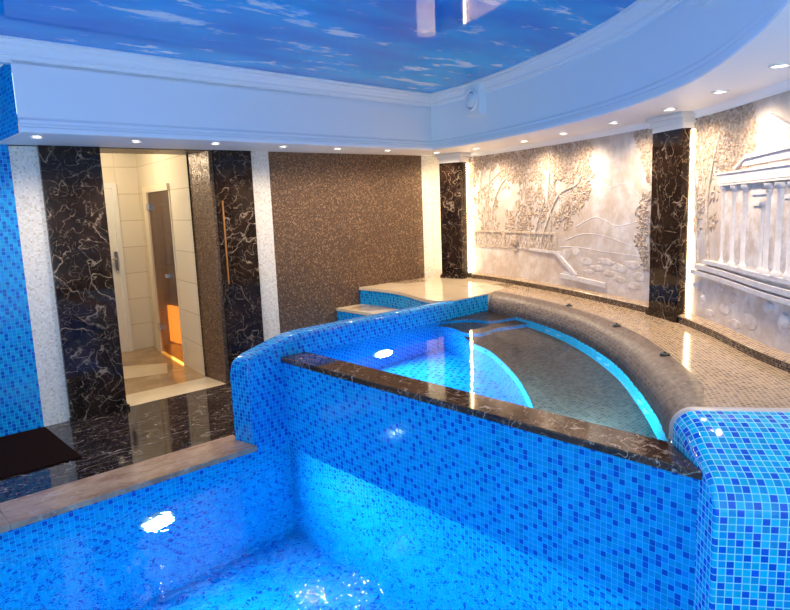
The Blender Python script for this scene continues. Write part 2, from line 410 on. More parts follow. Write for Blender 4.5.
# smoked glass sauna door in the slanting wall
s0,s1=.33,.77
b=MB(); b.face([wb(s0,.02,.01),wb(s1,.02,.01),wb(s1,1.86,.01),wb(s0,1.86,.01)],[(0,0),(.8,0),(.8,1.86),(0,1.86)])
b.face([wb(s0,.02,-.002),wb(s0,1.86,-.002),wb(s1,1.86,-.002),wb(s1,.02,-.002)],[(0,0),(0,1.86),(.8,1.86),(.8,0)])
d2=struct('door_2',b,M['glass'],'smoked brown glass sauna door in a cream frame','door')
b=MB(); o=Vector((uB.x,uB.y,0)); nn=Vector((-uB.y,uB.x,0))
def fbox(mb,sa,sb,za,zb,h0,h1): mb.frame(wb(sa,za,h0),o,nn,(0,0,1),(sb-sa)*LB,h1-h0,zb-za)
fbox(b,.318,s0,0,1.86,-.02,.012); fbox(b,s1,.85,0,1.86,-.06,.03); fbox(b,.318,.85,1.86,1.93,-.06,.03)
obj('door_frame',b,M['cream_paint'],d2)
for z in (.28,1.66):
    b=MB(); fbox(b,s1-.05,s1+.01,z,z+.07,.01,.035); obj('hinge',b,M['metal'],d2)
b=MB(); fbox(b,.44,.49,.93,.97,.01,.04); obj('handle',b,M['metal'],d2)
# sauna behind the glass: bench with an amber lit front
sn=thing('sauna_bench','wooden sauna bench with amber lit front behind the smoked glass door','bench',(3.5,7.0,0))
b=MB(); 
for z in (.50,.95,1.35,1.7): b.box(3.28,6.3,z,3.9,7.9,z+.04)
obj('bench_slat',b,M['wood'],sn)
b=MB(); b.box(3.30,6.3,.02,3.34,7.9,.48); obj('lit_front',b,M['amber'],sn)
b=MB(); b.box(3.3,5.98,-.06,4.0,8.0,0.); b.box(3.9,6.1,0,3.96,8.0,2.36); b.box(3.08,7.94,0,3.96,8.0,2.36); b.box(2.95,6.0,0,3.9,6.06,2.36); b.box(2.95,6.0,2.36,4.0,8.0,2.4)
struct('wall_sauna',b,M['wood'])

# ---------------------------------------------------------------- soffit, fascia, ceiling
F0=[(1.13,4.742),(2.5,4.81),(3.9,4.89),(5.10,4.95)]
F1=cr([(5.10,4.95),(5.02,4.42),(4.85,3.86),(4.61,3.27),(4.30,2.64),(3.90,2.02),(3.36,1.43),(2.75,.97),(2.3,.70),(1.6,.35),(.8,.05),(0,-.15),(-1,-.25),(-2.5,-.3)],8)
FP=F0+F1[1:]
def sweep(mb,path,prof,smooth_from=0):
    # prof (d,z): d out to the left... into the oval opening
    n=len(path); S=arc(path); P=[];U=[]
    L=[0]
    for (a,b_),(c,d) in zip(prof,prof[1:]): L.append(L[-1]+math.hypot(c-a,d-b_))
    for i,(x,y) in enumerate(path):
        a=Vector(path[max(i-1,0)]); c=Vector(path[min(i+1,n-1)]); p=Vector((x,y))
        d1=(p-a).normalized() if i else (c-p).normalized(); d2=(c-p).normalized() if i<n-1 else d1
        n1=Vector((d1.y,-d1.x)); n2=Vector((d2.y,-d2.x)); m=(n1+n2).normalized(); k=1/max(.35,m.dot(n1))
        P.append([(x+m.x*k*q,y+m.y*k*q,z) for q,z in prof]); U.append([(S[i],l) for l in L])
    mb.grid(P,U,False)
b=MB(); sweep(b,FP,[(0,H),(.035,H),(.04,H+.008),(.04,H+.032),(.025,H+.038),(.025,H+.052),(.018,H+.06),(.018,H+.082),(.006,H+.088),(0,H+.10),(0,2.63)])
struct('trim_1',b,M['plaster'],recalc=False)
b=MB(); sweep(b,[(-2.5,4.56)]+FP,[(-.06,2.60),(0,2.60),(0,2.622),(.012,2.626),(.016,2.640),(.03,2.646),(.03,2.660),(.045,2.675),(.055,2.695),(.07,2.705),(.07,2.722),(.09,2.728),(.09,ZC)])
struct('trim_2',b,M['plaster'])
b=MB(); poly=[(1.13,YW),(1.13,4.742)]+FP[1:]+[(-2.5,-2.5),(3.1,-2.5)]+[p for p in WP.P[::-4]]+[(5.9,YW)]
b.face([(x,y,H) for x,y in poly],[(x,y) for x,y in poly]); struct('ceiling',b,M['plaster'])
b=MB(); b.box(-2.5,-2.5,ZC,6.2,5.8,ZC+.05); struct('ceiling',b,M['sky'],'glossy ceiling printed as a blue sky with white clouds','ceiling')
# tiled left end of the dropped border, seen through the gap beside the blue wall
b=MB(); b.face([(1.128,YW,H),(1.128,4.745,H),(1.128,4.745,2.62),(1.128,YW,2.62)],[(0,0),(.8,0),(.8,.45),(0,.45)]); struct('trim_3',b,M['blue'])
b=MB(); b.face([(1.131,4.745,H),(1.131,4.70,H),(1.131,4.70,H+.034),(1.131,4.725,H+.06),(1.131,4.74,H+.1),(1.131,4.745,H+.1)],[(0,0)]*6); struct('trim_5',b,M['plaster'])
# thin light moulding where soffit meets the curved wall
b=MB(); sp=[WP.at(.42+i*(5.6-.42)/60)[0] for i in range(61)]; sweep(b,sp,[(.0,H-.045),(.012,H-.045),(.018,H-.03),(.032,H-.012),(.04,H)]); struct('trim_4',b,M['plaster'])

# ---------------------------------------------------------------- downlights
def downlight(x,y,label,src=None):
    if src is None:
        t=thing('ceiling_spotlight',label,'spotlight',(x,y,H),'recessed spotlights round the lowered ceiling border')
        b=MB(); b.lathe([(.047,-.002),(.047,-.006),(.036,-.010),(.033,-.004),(.033,-.001)],(x,y,H),(0,0,1),28); obj('trim_ring',b,M['ring'],t)
        b=MB(); b.disk((x,y,H-.003),(0,0,-1),.033); obj('lens',b,M['lamp'],t)
        return t
    t=src.copy(); COL.objects.link(t); t.location=(x,y,H); t['label']=label
    for c in src.children:
        k=c.copy(); COL.objects.link(k); k.parent=t
    return t
DL=[(1.274,4.93,'spotlight above the pale strip at the left end of the border'),
 (1.969,5.00,'spotlight above the left edge of the passage opening'),
 (2.603,4.97,'spotlight above the right part of the passage opening'),
 (3.286,5.03,'spotlight above the pale strip right of the second marble pilaster'),
 (3.929,5.07,'spotlight above the left part of the bronze mosaic wall'),
 (4.589,5.09,'spotlight above the right part of the bronze mosaic wall'),
 (5.40,5.17,'spotlight in the corner by the capital of the far marble column'),
 (5.43,4.62,'first spotlight on the curve, right of the far column, above the mural trees'),
 (5.23,3.85,'second spotlight on the curve, above the tall mural trees'),
 (4.97,3.25,'third spotlight on the curve, above the edge of the mural tree crowns'),
 (4.62,2.58,'fourth spotlight on the curve, left of the near column capital'),
 (4.24,1.98,'spotlight just above the white capital of the near column'),
 (3.78,1.49,'spotlight above the mural oak right of the near column'),
 (3.24,1.03,'spotlight nearest the right edge, above the mural temple')]
src=None
for x,y,l in DL:
    t=downlight(x,y,l,src); src=src or t
SPOT=bpy.data.lights.new('spot','SPOT'); SPOT.energy=41; SPOT.color=(1.,.81,.56); SPOT.spot_size=math.radians(160); SPOT.spot_blend=1.; SPOT.shadow_soft_size=.03
for x,y,l in DL:
    o_=bpy.data.objects.new('spot_lamp',SPOT); COL.objects.link(o_); o_.location=(x,y,H-.03)

# ---------------------------------------------------------------- marble pilasters beside the passage
def pilaster(x0,x1,label,strip=False):
    t=thing('marble_pilaster',label,'pilaster',((x0+x1)/2,YW,0),'marble pilasters of the passage')
    b=MB(); b.box(x0,YW-.03,.03,x1,YW+.16,H); obj('shaft',b,M['emperador'],t)
    b=MB(); b.box(x0-.015,YW-.055,0,x1+.015,YW-.0305,.035); b.box(x0,YW-.045,.035,x1,YW-.0305,.05); obj('plinth',b,M['emperador'],t)
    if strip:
        b=MB(); b.box(2.905,YW-.042,.95,2.917,YW-.0305,1.72); o_=obj('amber_reflection',b,M['amber_glint'],t); o_['label']='thin amber vertical reflection modelled as a strip'  # added strip imitates an orange reflection on the marble
pilaster(1.43,1.876,'wide dark brown veined marble pilaster left of the passage')
pilaster(2.864,3.245,'dark brown veined marble pilaster right of the passage with thin amber reflection strip',True)

# ---------------------------------------------------------------- columns on the deck
def column(a,bb,depth,zt,label,sides,base=True):
    # front face runs a->bb (seen left to right), depth back to the wall
    a=Vector((*a,0)); bb=Vector((*bb,0)); u=(bb-a).normalized(); w=(bb-a).length; n=Vector((u.y,-u.x,0))   # n out to the room
    if n.x>0: n=-n
    t=thing('marble_column',label,'column',tuple((a+bb)/2+Vector((0,0,ZD))),'dark marble columns along the mural')
    b=MB(); b.frame(a-n*depth+Vector((0,0,ZD+.05)),u,n,(0,0,1),w,depth,zt-ZD-.05); obj('shaft',b,M['emperador'],t)
    b=MB(); b.frame(a-n*depth-u*.015+Vector((0,0,ZD)),u,n,(0,0,1),w+.03,depth+.018,.035); b.frame(a-n*depth-u*.007+Vector((0,0,ZD+.035)),u,n,(0,0,1),w+.014,depth+.009,.015); obj('plinth',b,M['emperador'],t)
    b=MB()
    for z0,z1,e in ((zt,zt+.036,.002),(zt+.036,zt+.048,.022),(zt+.048,zt+.074,.014),(zt+.074,zt+.086,.050),(zt+.086,H-.001,.038)):
        b.frame(a-n*depth-u*e+Vector((0,0,z0)),u,n,(0,0,1),w+2*e,depth+e,z1-z0)
    obj('capital',b,M['capital'],t)
    for sd in sides:
        b=MB()
        if sd=='right': o0=bb+u*.004-n*(depth-.006)
        else: o0=a-u*.012-n*(depth-.006)
        b.frame(o0+Vector((0,0,ZD+.06)),u,n,(0,0,1),.008,.045,zt-ZD-.07); obj('light_strip',b,M['led'],t)['label']='glowing warm light strip'
    return t
column((5.62,5.345),(5.66,5.06),.18,2.07,'far dark marble column in the corner, white capital and lit edges',('right','left'))
column((4.705,2.318),(4.515,2.012),.11,2.07,'near dark marble column on the tan deck between the two murals',('right',))

# ---------------------------------------------------------------- mats
b=MB(); b.box(-1.4,4.62,0,1.234,5.52,.010); tag(obj('door_mat',b,M['mat']),'dark brown rectangular mat on the black marble by the blue wall','mat')

# ---------------------------------------------------------------- swimming pool
pool=thing('swimming_pool','large sunken swimming pool lined with blue mosaic, in the foreground','swimming pool',(0,3.93,0))
PX0=-2.5; PY0=.1
e1=Vector((.705,.709,0)); e2=Vector((.61,-.79,0)); BF=Vector((2.355,.89,0))
b=MB()
# far wall under the coping and curb
b.face([(PX0,3.93,PB),(2.46,3.93,PB),(2.46,3.93,-.03),(PX0,3.93,-.03)],[(PX0,PB),(2.46,PB),(2.46,-.03),(PX0,-.03)])
b.face([(PX0,PY0,PB),(PX0,3.93,PB),(PX0,3.93,-.03),(PX0,PY0,-.03)],[(0,PB),(3.83,PB),(3.83,-.03),(0,-.03)])
b.face([(2.964,PY0,PB),(PX0,PY0,PB),(PX0,PY0,-.03),(2.964,PY0,-.03)],[(0,PB),(5.4,PB),(5.4,-.03),(0,-.03)])
obj('pool_wall',b,M['blue'],pool)
b=MB(); b.face([(PX0,PY0,PB),(3.0,PY0,PB),(3.0,1.0,PB),(2.47,1.2,PB),(2.47,3.93,PB),(PX0,3.93,PB)],[(PX0,PY0),(3.0,PY0),(3.0,1.0),(2.47,1.2),(2.47,3.93),(PX0,3.93)]); obj('pool_floor',b,M['blue'],pool)
# coping slabs
for x0,x1 in ((-2.5,-1.25),(-1.246,-.6),(-.596,.640),(.644,2.168)):
    b=MB(); b.prism([(x0,3.885),(x1,3.885),(x1,4.23),(x0,4.23)],-.032,.002)
    obj('coping_slab',b,M['coping'],pool)
b=MB(); b.box(PX0,-1.2,-.032,3.2,PY0+.02,0.); struct('floor',b,M['coping'])
b=MB(); n=40
wp=[(PX0,PY0),(2.964,PY0),(2.355,.89),(2.46,.995),(2.46,3.93),(PX0,3.93)]
b.face([(x,y,ZP) for x,y in wp],[(x,y) for x,y in wp]); obj('water',b,M['water'],pool)

def uwlight(c,ax,r,label,grp):
    t=thing('underwater_light',label,'underwater light',c,grp); ax=Vector(ax).normalized()
    b=MB(); b.lathe([(r*1.18,-.01),(r*1.18,.012),(r*1.02,.022),(r,.014)],c,ax,28); obj('trim_ring',b,M['ring'],t)
    b=MB(); b.disk(Vector(c)+ax*.016,ax,r); obj('lens',b,M['uwlamp'],t)
    return t
uwlight((1.444,3.925,-.55),(0,-1,0),.085,'round white underwater lamp on the far wall of the swimming pool','underwater lamps')
uwlight((3.42,3.963,-.01),(0,-1,0),.085,'round white underwater lamp in the blue wall of the hot tub','underwater lamps')
def area(loc,rot,size,energy,col,name='lamp_or_fill_light'):
    L=bpy.data.lights.new(name,'AREA'); L.shape='DISK'; L.size=size; L.energy=energy; L.color=col
    o=bpy.data.objects.new(name,L); COL.objects.link(o); o.location=loc; o.rotation_euler=rot; return o
def point(loc,r,energy,col,name='lamp_or_fill_light'):
    L=bpy.data.lights.new(name,'POINT'); L.shadow_soft_size=r; L.energy=energy; L.color=col
    o=bpy.data.objects.new(name,L); COL.objects.link(o); o.location=loc; return o
R=math.radians
UW=(.28,.80,1.)
area((1.444,3.88,-.55),(R(-90),0,0),.16,75,UW)
area((.2,.16,-.6),(R(90),0,0),.16,88,UW)            # added lamp, unseen at the near wall, evens out the pool
area((2.1,.9,-.6),(R(90),0,R(35)),.16,8,UW)  # added side lamp without a fitting, out of view
area((3.42,3.92,-.01),(R(-90),0,0),.16,30,UW)
area((2.67,2.5,.43),(R(90),0,R(-90)),.12,20,UW)  # added unseen lamp behind the front wall, brightens the turquoise band
area((2.67,1.75,.43),(R(90),0,R(-90)),.12,9,UW)  # second added lamp on that hidden side, no fitting
# ---------------------------------------------------------------- hot tub
tub=thing('hot_tub','raised blue mosaic hot tub behind a wall topped with dark marble','hot tub',(2.55,2.5,0))
# front wall between pool and tub
b=MB()
YE=.995
b.face([(2.46,3.93,PB),(2.46,YE,PB),(2.46,YE,.548),(2.46,3.93,.548)],[(-3.93,PB),(-YE,PB),(-YE,.548),(-3.93,.548)])
b.face([(2.65,1.187,TB),(2.65,3.94,TB),(2.65,3.94,.548),(2.65,1.187,.548)],[(1.187,TB),(3.94,TB),(3.94,.548),(1.187,.548)])
b.face([(2.46,YE,PB),(2.65,1.187,PB),(2.65,1.187,.548),(2.46,YE,.548)],[(0,PB),(.27,PB),(.27,.548),(0,.548)])
obj('front_wall',b,M['blue'],tub)
b=MB(); pl=[(2.43,3.928),(2.43,.969),(2.652,1.192),(2.652,3.932)]; b.prism(pl,.548,.585); lg=obj('marble_ledge',b,M['ledge'],tub); lg['label']='dark brown veined marble ledge'
bv=lg.modifiers.new('bevel','BEVEL'); bv.width=.005; bv.segments=2; bv.limit_method='ANGLE'
# curb on the landing side, rising in a wave to deck height
def yf(x): return 3.93+.11*max(0.,x-2.65)/2.236
def interp(T,x):
    if x<=T[0][0]: return T[0][1]
    for (a,b_),(c,d) in zip(T,T[1:]):
        if x<=c: return b_+(d-b_)*(x-a)/(c-a)
    return T[-1][1]
CZ=[(2.13,.52),(2.136,.56),(2.15,.590),(2.18,.613),(2.23,.632),(2.33,.660),(2.42,.685),(2.49,.704),(2.56,.719),(2.64,.727),(2.8,.7305),(3.0,.7305)]
xs=[2.13,2.136,2.15,2.165,2.18,2.205,2.23,2.28,2.33,2.38,2.42,2.49,2.56,2.64,2.72,2.8,3.0,3.3,3.6,3.9,4.1,4.22,4.30,4.38]
P=[];U=[];la=0
for i,x in enumerate(xs):
    zt=interp(CZ,x); y0=yf(x); y1=4.12 if x<4.2 else 4.12-(x-4.2)*.25
    sh=.035*max(0,1-(x-2.13)/.10)       # the left end leans with the plan
    r=.038; row=[];uv=[]
    pts=[(y0,-.03),(y0,.3),(y0,zt-r)]+[(y0+r-r*math.cos(a),zt-r+r*math.sin(a)) for a in (R(22),R(45),R(68),R(90))]+[(y1-r+r*math.sin(a),zt-r+r*math.cos(a)) for a in (0,R(22),R(45),R(68),R(90))]+[(y1,.3),(y1,0.)]
    if i: la+=math.hypot(x-xs[i-1],zt-interp(CZ,xs[i-1]))
    L=-.03
    for j,(y,z) in enumerate(pts):
        if j: L+=math.hypot(y-pts[j-1][0],z-pts[j-1][1])
        f=(4.12-y)/.19
        row.append((x+sh*f,y,z))
        uv.append((x if z<zt-r-.001 and j<3 else 2.13+la, L-(zt-.7305)*(1 if j>2 else 0)))
    P.append(row);U.append(uv)
b=MB(); b.grid(P,U,True,flip=True)
b.face(P[0],[(p[1],p[2]) for p in P[0]])
obj('curb',b,M['curb'],tub,recalc=True)
# inside walls of the tub
b=MB()
X0,X1=2.65,4.886
b.grid([[(x,yf(x),z) for z in (TB,-.03)] for x in (X0,3.3,4.0,X1)],[[(x,z) for z in (TB,-.03)] for x in (X0,3.3,4.0,X1)],False)
b.grid([[(x,yf(x),z) for z in (-.03,ZD-.004)] for x in (4.37,X1)],[[(x,z) for z in (-.03,ZD-.004)] for x in (4.37,X1)],False)
obj('inner_wall',b,M['curb'],tub)
rs=[RIM.L*i/50 for i in range(51)]
b=MB(); b.grid([[(*RIM.at(s)[0],z) for z in (ZS-.01,ZT)] for s in rs],[[(s,z) for z in (ZS-.01,ZT)] for s in rs],True); obj('jet_band',b,M['pale'],tub)['label']='light turquoise band below the waterline'
b=MB(); b.grid([[(*RIM.at(s)[0],z) for z in (TB,ZS-.01)] for s in rs],[[(s,z) for z in (TB,ZS-.01)] for s in rs],True); 
tp=[(2.65,1.195),(2.65,3.93),(4.886,4.04)]+[RIM.at(s)[0] for s in rs[1:-1]]
b.face([(x,y,TB) for x,y in tp],[(x,y) for x,y in tp]); obj('tub_floor',b,M['blue'],tub)
# bench
IN=cr([(2.652,1.84),(2.935,2.105),(3.05,2.215),(3.33,2.51),(3.6,2.85),(3.79,3.13),(3.875,3.33),(3.93,3.45),(4.03,3.60),(4.12,3.80),(4.12,3.995)],6); NI=len(IN)-19
seat=IN+[RIM.at(s)[0] for s in rs if s>.0]
b=MB(); b.prism(seat,ZS-.012,ZS); obj('seat_top',b,M['brown'],tub)['label']='brown mosaic underwater seat'
S_=arc(IN)
b=MB(); b.grid([[(p[0],p[1],z) for z in (TB,.13)] for p in IN],[[(s,z) for z in (TB,.13)] for s in S_],True); b.grid([[(p[0],p[1],z) for z in (.13,ZS)] for p in IN[NI-1:]],[[(s,z) for z in (.13,ZS)] for s in S_[NI-1:]],True); obj('seat_riser',b,M['blue'],tub)
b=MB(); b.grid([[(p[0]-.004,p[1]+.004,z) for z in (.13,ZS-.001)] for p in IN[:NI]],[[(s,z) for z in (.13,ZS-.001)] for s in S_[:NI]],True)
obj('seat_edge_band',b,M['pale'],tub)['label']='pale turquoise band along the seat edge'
def step(poly,z):
    b=MB(); b.prism(poly,ZS,z-.008,top=False,bottom=False); st=obj('corner_step',b,M['blue'],tub)
    b=MB(); b.prism(poly,z-.008,z); obj('tread',b,M['brown'],st)
w2=cr([(4.115,3.992),(4.12,3.81),(4.04,3.60),(4.11,3.485),(4.22,3.485),(4.34,3.505),(4.45,3.47),(4.665,3.41)],6)
step(w2+[RIM.at(s)[0] for s in (.67,.5,.33,.16)]+[(4.88,4.03)],.43)
w1=cr([(4.13,3.998),(4.28,3.96),(4.42,3.85),(4.45,3.70),(4.55,3.635),(4.735,3.60)],6)
step(w1+[RIM.at(s)[0] for s in (.33,.16)]+[(4.88,4.03)],.556)
# jets
def jet(c,ax,r,mat='steelring'):
    b=MB(); b.lathe([(r,0),(r,.010),(r*.8,.016),(r*.62,.010),(r*.45,.002),(r*.3,.010),(0.001,.012)],c,ax,18); return b
for s in (1.02,1.22,2.0,2.16,2.95,3.11):
    (x,y),d=RIM.at(s); n=(d.y,-d.x,0); obj('jet_nozzle',jet((x,y,.43),n,.034),M['steelring'],tub)
Pin=Path(IN)
for s in (2.12,1.78,1.38):
    (x,y),d=Pin.at(s); n=(-d.y,d.x,0); b=MB(); b.disk((x+n[0]*.009,y+n[1]*.009,.215),n,.022); obj('air_jet',b,M['dark'],tub)['label']='small dark round air jet'
b=MB(); b.face([(x,y,ZT) for x,y in tp[::-1]],[(x,y) for x,y in tp[::-1]]); obj('water',b,M['stillwater'],tub)

# ---------------------------------------------------------------- tan mosaic deck round the tub
deck=thing('mosaic_deck','curved tan mosaic deck with brown rounded edge between tub and mural wall','deck',(4.6,2.9,0))
def closest_s(x,y): return min((math.dist(WP.at(i*.01)[0],(x,y)),i*.01) for i in range(int(WP.L*100)))[1]
sa=closest_s(5.66,4.26); sb=closest_s(3.28,.38)
NS=60; P=[];U=[];P2=[];U2=[];NR=[]; ANG=[R(q) for q in (8,16,24,32,40,48,56,62,68,73,78,82,86,90)]
for i in range(NS+1):
    t=i/NS; s=RIM.L*t; (x,y),_=RIM.at(s); (wx,wy),_=WP.at(sa+(sb-sa)*t)
    d=Vector((wx-x,wy-y)); L=d.length; d.normalize()
    w=.21 if t<.9 else .21-(t-.9)*.8; h=.135
    prof=[(0,ZT-.03),(0,ZD-h)]+[(w-w*math.cos(a),ZD-h+h*math.sin(a)) for a in (R(8),R(16),R(24),R(32),R(40),R(48),R(56),R(62),R(68),R(73),R(78),R(82),R(86),R(90))]
    l=0; row=[];uv=[]
    for j,(q,z) in enumerate(prof):
        if j: l+=math.hypot(q-prof[j-1][0],z-prof[j-1][1])
        row.append((x+d.x*q,y+d.y*q,z)); uv.append((s*1.08,l))
        a=0 if j<2 else ANG[j-2]; g=Vector((-d.x*math.cos(a)/w,-d.y*math.cos(a)/w,math.sin(a)/h)).normalized(); NR.append(g)
    P.append(row);U.append(uv)
    row=[];uv=[]
    for k in range(8):
        q=w+(L+.03-w)*k/7; row.append((x+d.x*q,y+d.y*q,ZD)); uv.append((s*1.08,l+q-w))
    P2.append(row);U2.append(uv)
b=MB(); b.grid(P,U,True); obj('rounded_edge',b,M['brown'],deck,weld=False,normals=NR)['label']='dark brown mosaic rounded edge'
b=MB(); b.grid(P2,U2,True); obj('deck_top',b,M['tan'],deck)
for c in ((4.702,3.013),(4.157,2.277),(3.553,1.647)):
    b=MB(); b.lathe([(.028,0),(.028,.006),(.02,.012),(.006,.013)],(c[0],c[1],ZD),(0,0,1),16); b.lathe([(.008,.012),(.008,.02),(.001,.021)],(c[0],c[1],ZD),(0,0,1),10)
    obj('drain_cap',b,M['dark'],deck)['label']='small dark round cap'
# step ledge at the foot of the mural
b=MB(); sp=[WP.at(.55+i*(5.9-.55)/70)[0] for i in range(71)]; 
sweep(b,sp,[(.085,ZD),(.085,ZD+.048)]); struct('baseboard_right',b,M['umber'])
b=MB(); sweep(b,sp,[(.087,ZD+.046),(.080,ZD+.054),(-.005,ZD+.062)]); struct('baseboard_right',b,M['tan'])

# ---------------------------------------------------------------- marble platform and steps from the landing
SCV=cr([(4.50,YW),(4.525,5.30),(4.515,5.02),(4.44,4.72),(4.32,4.40),(4.27,4.18),(4.30,4.09),(4.38,4.04)],6)
pf=thing('marble_platform','cream marble platform with wavy blue mosaic riser by the far column','platform',(5.1,4.8,0))
wpts=[WP.at(sa*(1-i/14))[0] for i in range(15)]
poly=SCV+[(4.886,4.043)]+wpts
b=MB(); b.prism(poly,.702,ZD+.002); obj('marble_top',b,M['cream'],pf)
b=MB(); S_=arc(SCV); SC2=[(x+.012,y) for x,y in SCV]; b.grid([[(p[0],p[1],z) for z in (0,.702)] for p in SC2],[[(s,z) for z in (0,.702)] for s in S_],True); obj('riser',b,M['curb'],pf)
def mstep(x0,x1,z,label):
    t=thing('marble_step',label,'step',((x0+x1)/2,5.3,0))
    xr=x1
    b=MB(); b.box(x0+.01,4.135,0.,xr,YW-.001,z-.028); obj('riser',b,M['curb'],t)
    b=MB()
    if x1>4.4: b.prism([(x0,4.13)]+[(x0,YW-.001),(4.51,YW-.001)]+[(p[0]+.008,p[1]) for p in SCV[1:-14]]+[(4.42,4.13)],z-.028,z)
    else: b.box(x0,4.13,z-.028,x1,YW-.001,z)
    obj('marble_tread',b,M['cream'],t)
mstep(4.17,4.42,.545,'top cream marble step just below the platform')

# ---------------------------------------------------------------- tiled shoulder at the right end
sh=thing('tiled_shoulder','rounded turquoise and blue mosaic shoulder at the right end of the ledge','pool shoulder',(2.8,.7,0))
prof=[(0,PB),(0,-.6),(0,.0),(0,.3),(0,.46)]
cx,cz=.16,.46
for k in range(1,8):
    a=R(180-90*k/8*.86); prof.append((cx+.16*math.cos(a),cz+.155*math.sin(a)))
prof+=[(.21,.655),(.27,.690),(.33,.713),(.385,.726),(.42,.7305)]
S_=arc(prof)
def pn(i):
    a=Vector(prof[max(i-1,0)]); c=Vector(prof[min(i+1,len(prof)-1)]); t=(c-a).normalized(); return Vector((-t.y,t.x))   # outward (d<0 / up)
rr=.09; lat=[]
T=[0.9,.7,.5,.35,.22,.15,rr]
P=[];U=[]
for i,(d,z) in enumerate(prof):
    nrm=pn(i)
    if nrm.x>0 and i<5: nrm=-nrm
    row=[];uv=[]
    T=[0.9,.7,.5,.35,.22,.15,.012+.078*min(1,max(0,d)/.36)**.8]
    for t in T: row.append(BF+e2*t+e1*d+Vector((0,0,z))); uv.append((t,S_[i]))
    rv=.012+.078*min(1,max(0,d)/.36)**.8
    for k in range(1,7):
        a=R(15*k); t=rv-rv*math.sin(a); q=rv*(1-math.cos(a))
        row.append(BF+e2*t+e1*(d-nrm.x*q)+Vector((0,0,z-nrm.y*q))); uv.append((rv-rv*a,S_[i]))
    P.append(row);U.append(uv)
b=MB(); b.grid(P,U,True)
# left side face
edge=[r[-1] for r in P]
side=[(p,( (p-BF).dot(e1), p.z)) for p in edge]
low=[(BF+e1*.42+Vector((0,0,z)),(.42,z)) for z in (edge[-1].z,.30)]
q=[]
for (p,u),(p2,u2) in zip(side,side[1:]):
    lo1=BF+e1*.42+Vector((0,0,p.z)); lo2=BF+e1*.42+Vector((0,0,p2.z))
    b.face([p,p2,lo2,lo1],[u,u2,(.42,p2.z),(.42,p.z)])
obj('tiled_body',b,M['cyan'],sh,recalc=True)
# white rounded trim between shoulder and deck
rowA=[];rowB=[]
tl=[.9,.7,.5,.35,.22,.15,rr]
pts=[(t,.732) for t in tl]+[(rr-rr*math.sin(R(15*k)),.732-rr*(1-math.cos(R(15*k)))) for k in range(1,7)]+[(-.001,.586)]
b=MB(); RA=[];UU=[]
for t,z in pts:
    RA.append([BF+e2*t+e1*dq+Vector((0,0,z-dz)) for dq,dz in ((.414,.004),(.422,-.003),(.450,-.004),(.460,.004),(.460,.05))]); UU.append([(t,q) for q in (0,.01,.03,.035,.08)])
b.grid(RA,UU,True); obj('pale_trim',b,M['trimstone'],sh,recalc=True)['label']='pale grey rounded edging strip'

# ---------------------------------------------------------------- round vent on a box on the curved fascia
FPath=Path(FP)
def vent(px,py,z,label,w=.19,h=.22):
    s=min((math.dist(FPath.at(i*.01)[0],(px,py)),i*.01) for i in range(int(FPath.L*100)))[1]
    (x,y),d=FPath.at(s); n=Vector((d.y,-d.x,0)); u=Vector((d.x,d.y,0)); c=Vector((x,y,z))
    t=thing('round_vent',label,'vent',tuple(c))
    b=MB(); b.frame(c-u*w/2-Vector((0,0,h/2))-n*.03,u,n,(0,0,1),w,.10,h); obj('box',b,M['plaster'],t)
    b=MB(); r=w*.42; b.lathe([(r,.071),(r,.088),(r*.92,.096),(r*.80,.090),(r*.76,.072),(r*.66,.072),(r*.62,.094),(r*.3,.104),(.001,.106)],c,n,32); obj('valve_disc',b,M['plaster'],t)
    b=MB(); b.lathe([(r*.80,.076),(r*.62,.076)],c,n,32); obj('gap_shade_ring',b,M['shade'],t)['label']='grey painted shade in the valve gap'  # flat grey ring paints the shade of the groove
vent(4.955,4.18,2.575,'round white ventilation valve on a square box high on the curved border',.25,.27)
vent(3.26,1.36,2.60,'plain ventilation box on the curved border near the top edge',.16,.16)

# ---------------------------------------------------------------- relief murals
def leafblob(mb,s,z,r,h=.012,n=14,rnd=random):
    # a tuft of small raised leaves
    for _ in range(n):
        a=rnd.random()*2*math.pi; q=r*math.sqrt(rnd.random()); ss=s+math.cos(a)*q; zz=z+math.sin(a)*q
        if zz>H-.05 or ss<.40 or zz<ZD+.05: continue
        l=.018+.018*rnd.random(); w=l*.45; b_=rnd.random()*2*math.pi; ca,sa_=math.cos(b_),math.sin(b_); hh=h*.5*(.5+.8*rnd.random())
        tip=wall(ss+ca*l,zz+sa_*l,.002); bas=wall(ss-ca*l,zz-sa_*l,.002); L=wall(ss-sa_*w,zz+ca*w,.001); Rr=wall(ss+sa_*w,zz-ca*w,.001); top=wall(ss,zz,hh)
        i=len(mb.v); mb.v+=[tuple(tip),tuple(L),tuple(bas),tuple(Rr),tuple(top)]
        for f in ((i,i+1,i+4),(i+1,i+2,i+4),(i+2,i+3,i+4),(i+3,i,i+4)): mb.f.append(f); mb.uv.append([(0,0)]*3); mb.sm.append(False)
def branch(mb,pts,r0,r1,h=.008):
    r0*=.85; r1*=.85; h*=.6
    c=cr(pts,5); n=len(c)
    mb.tube([wall(s,z,h*.5) for s,z in c],[r0+(r1-r0)*i/(n-1) for i in range(n)],7,.5,nrm=wnorm(c[n//2][0]))
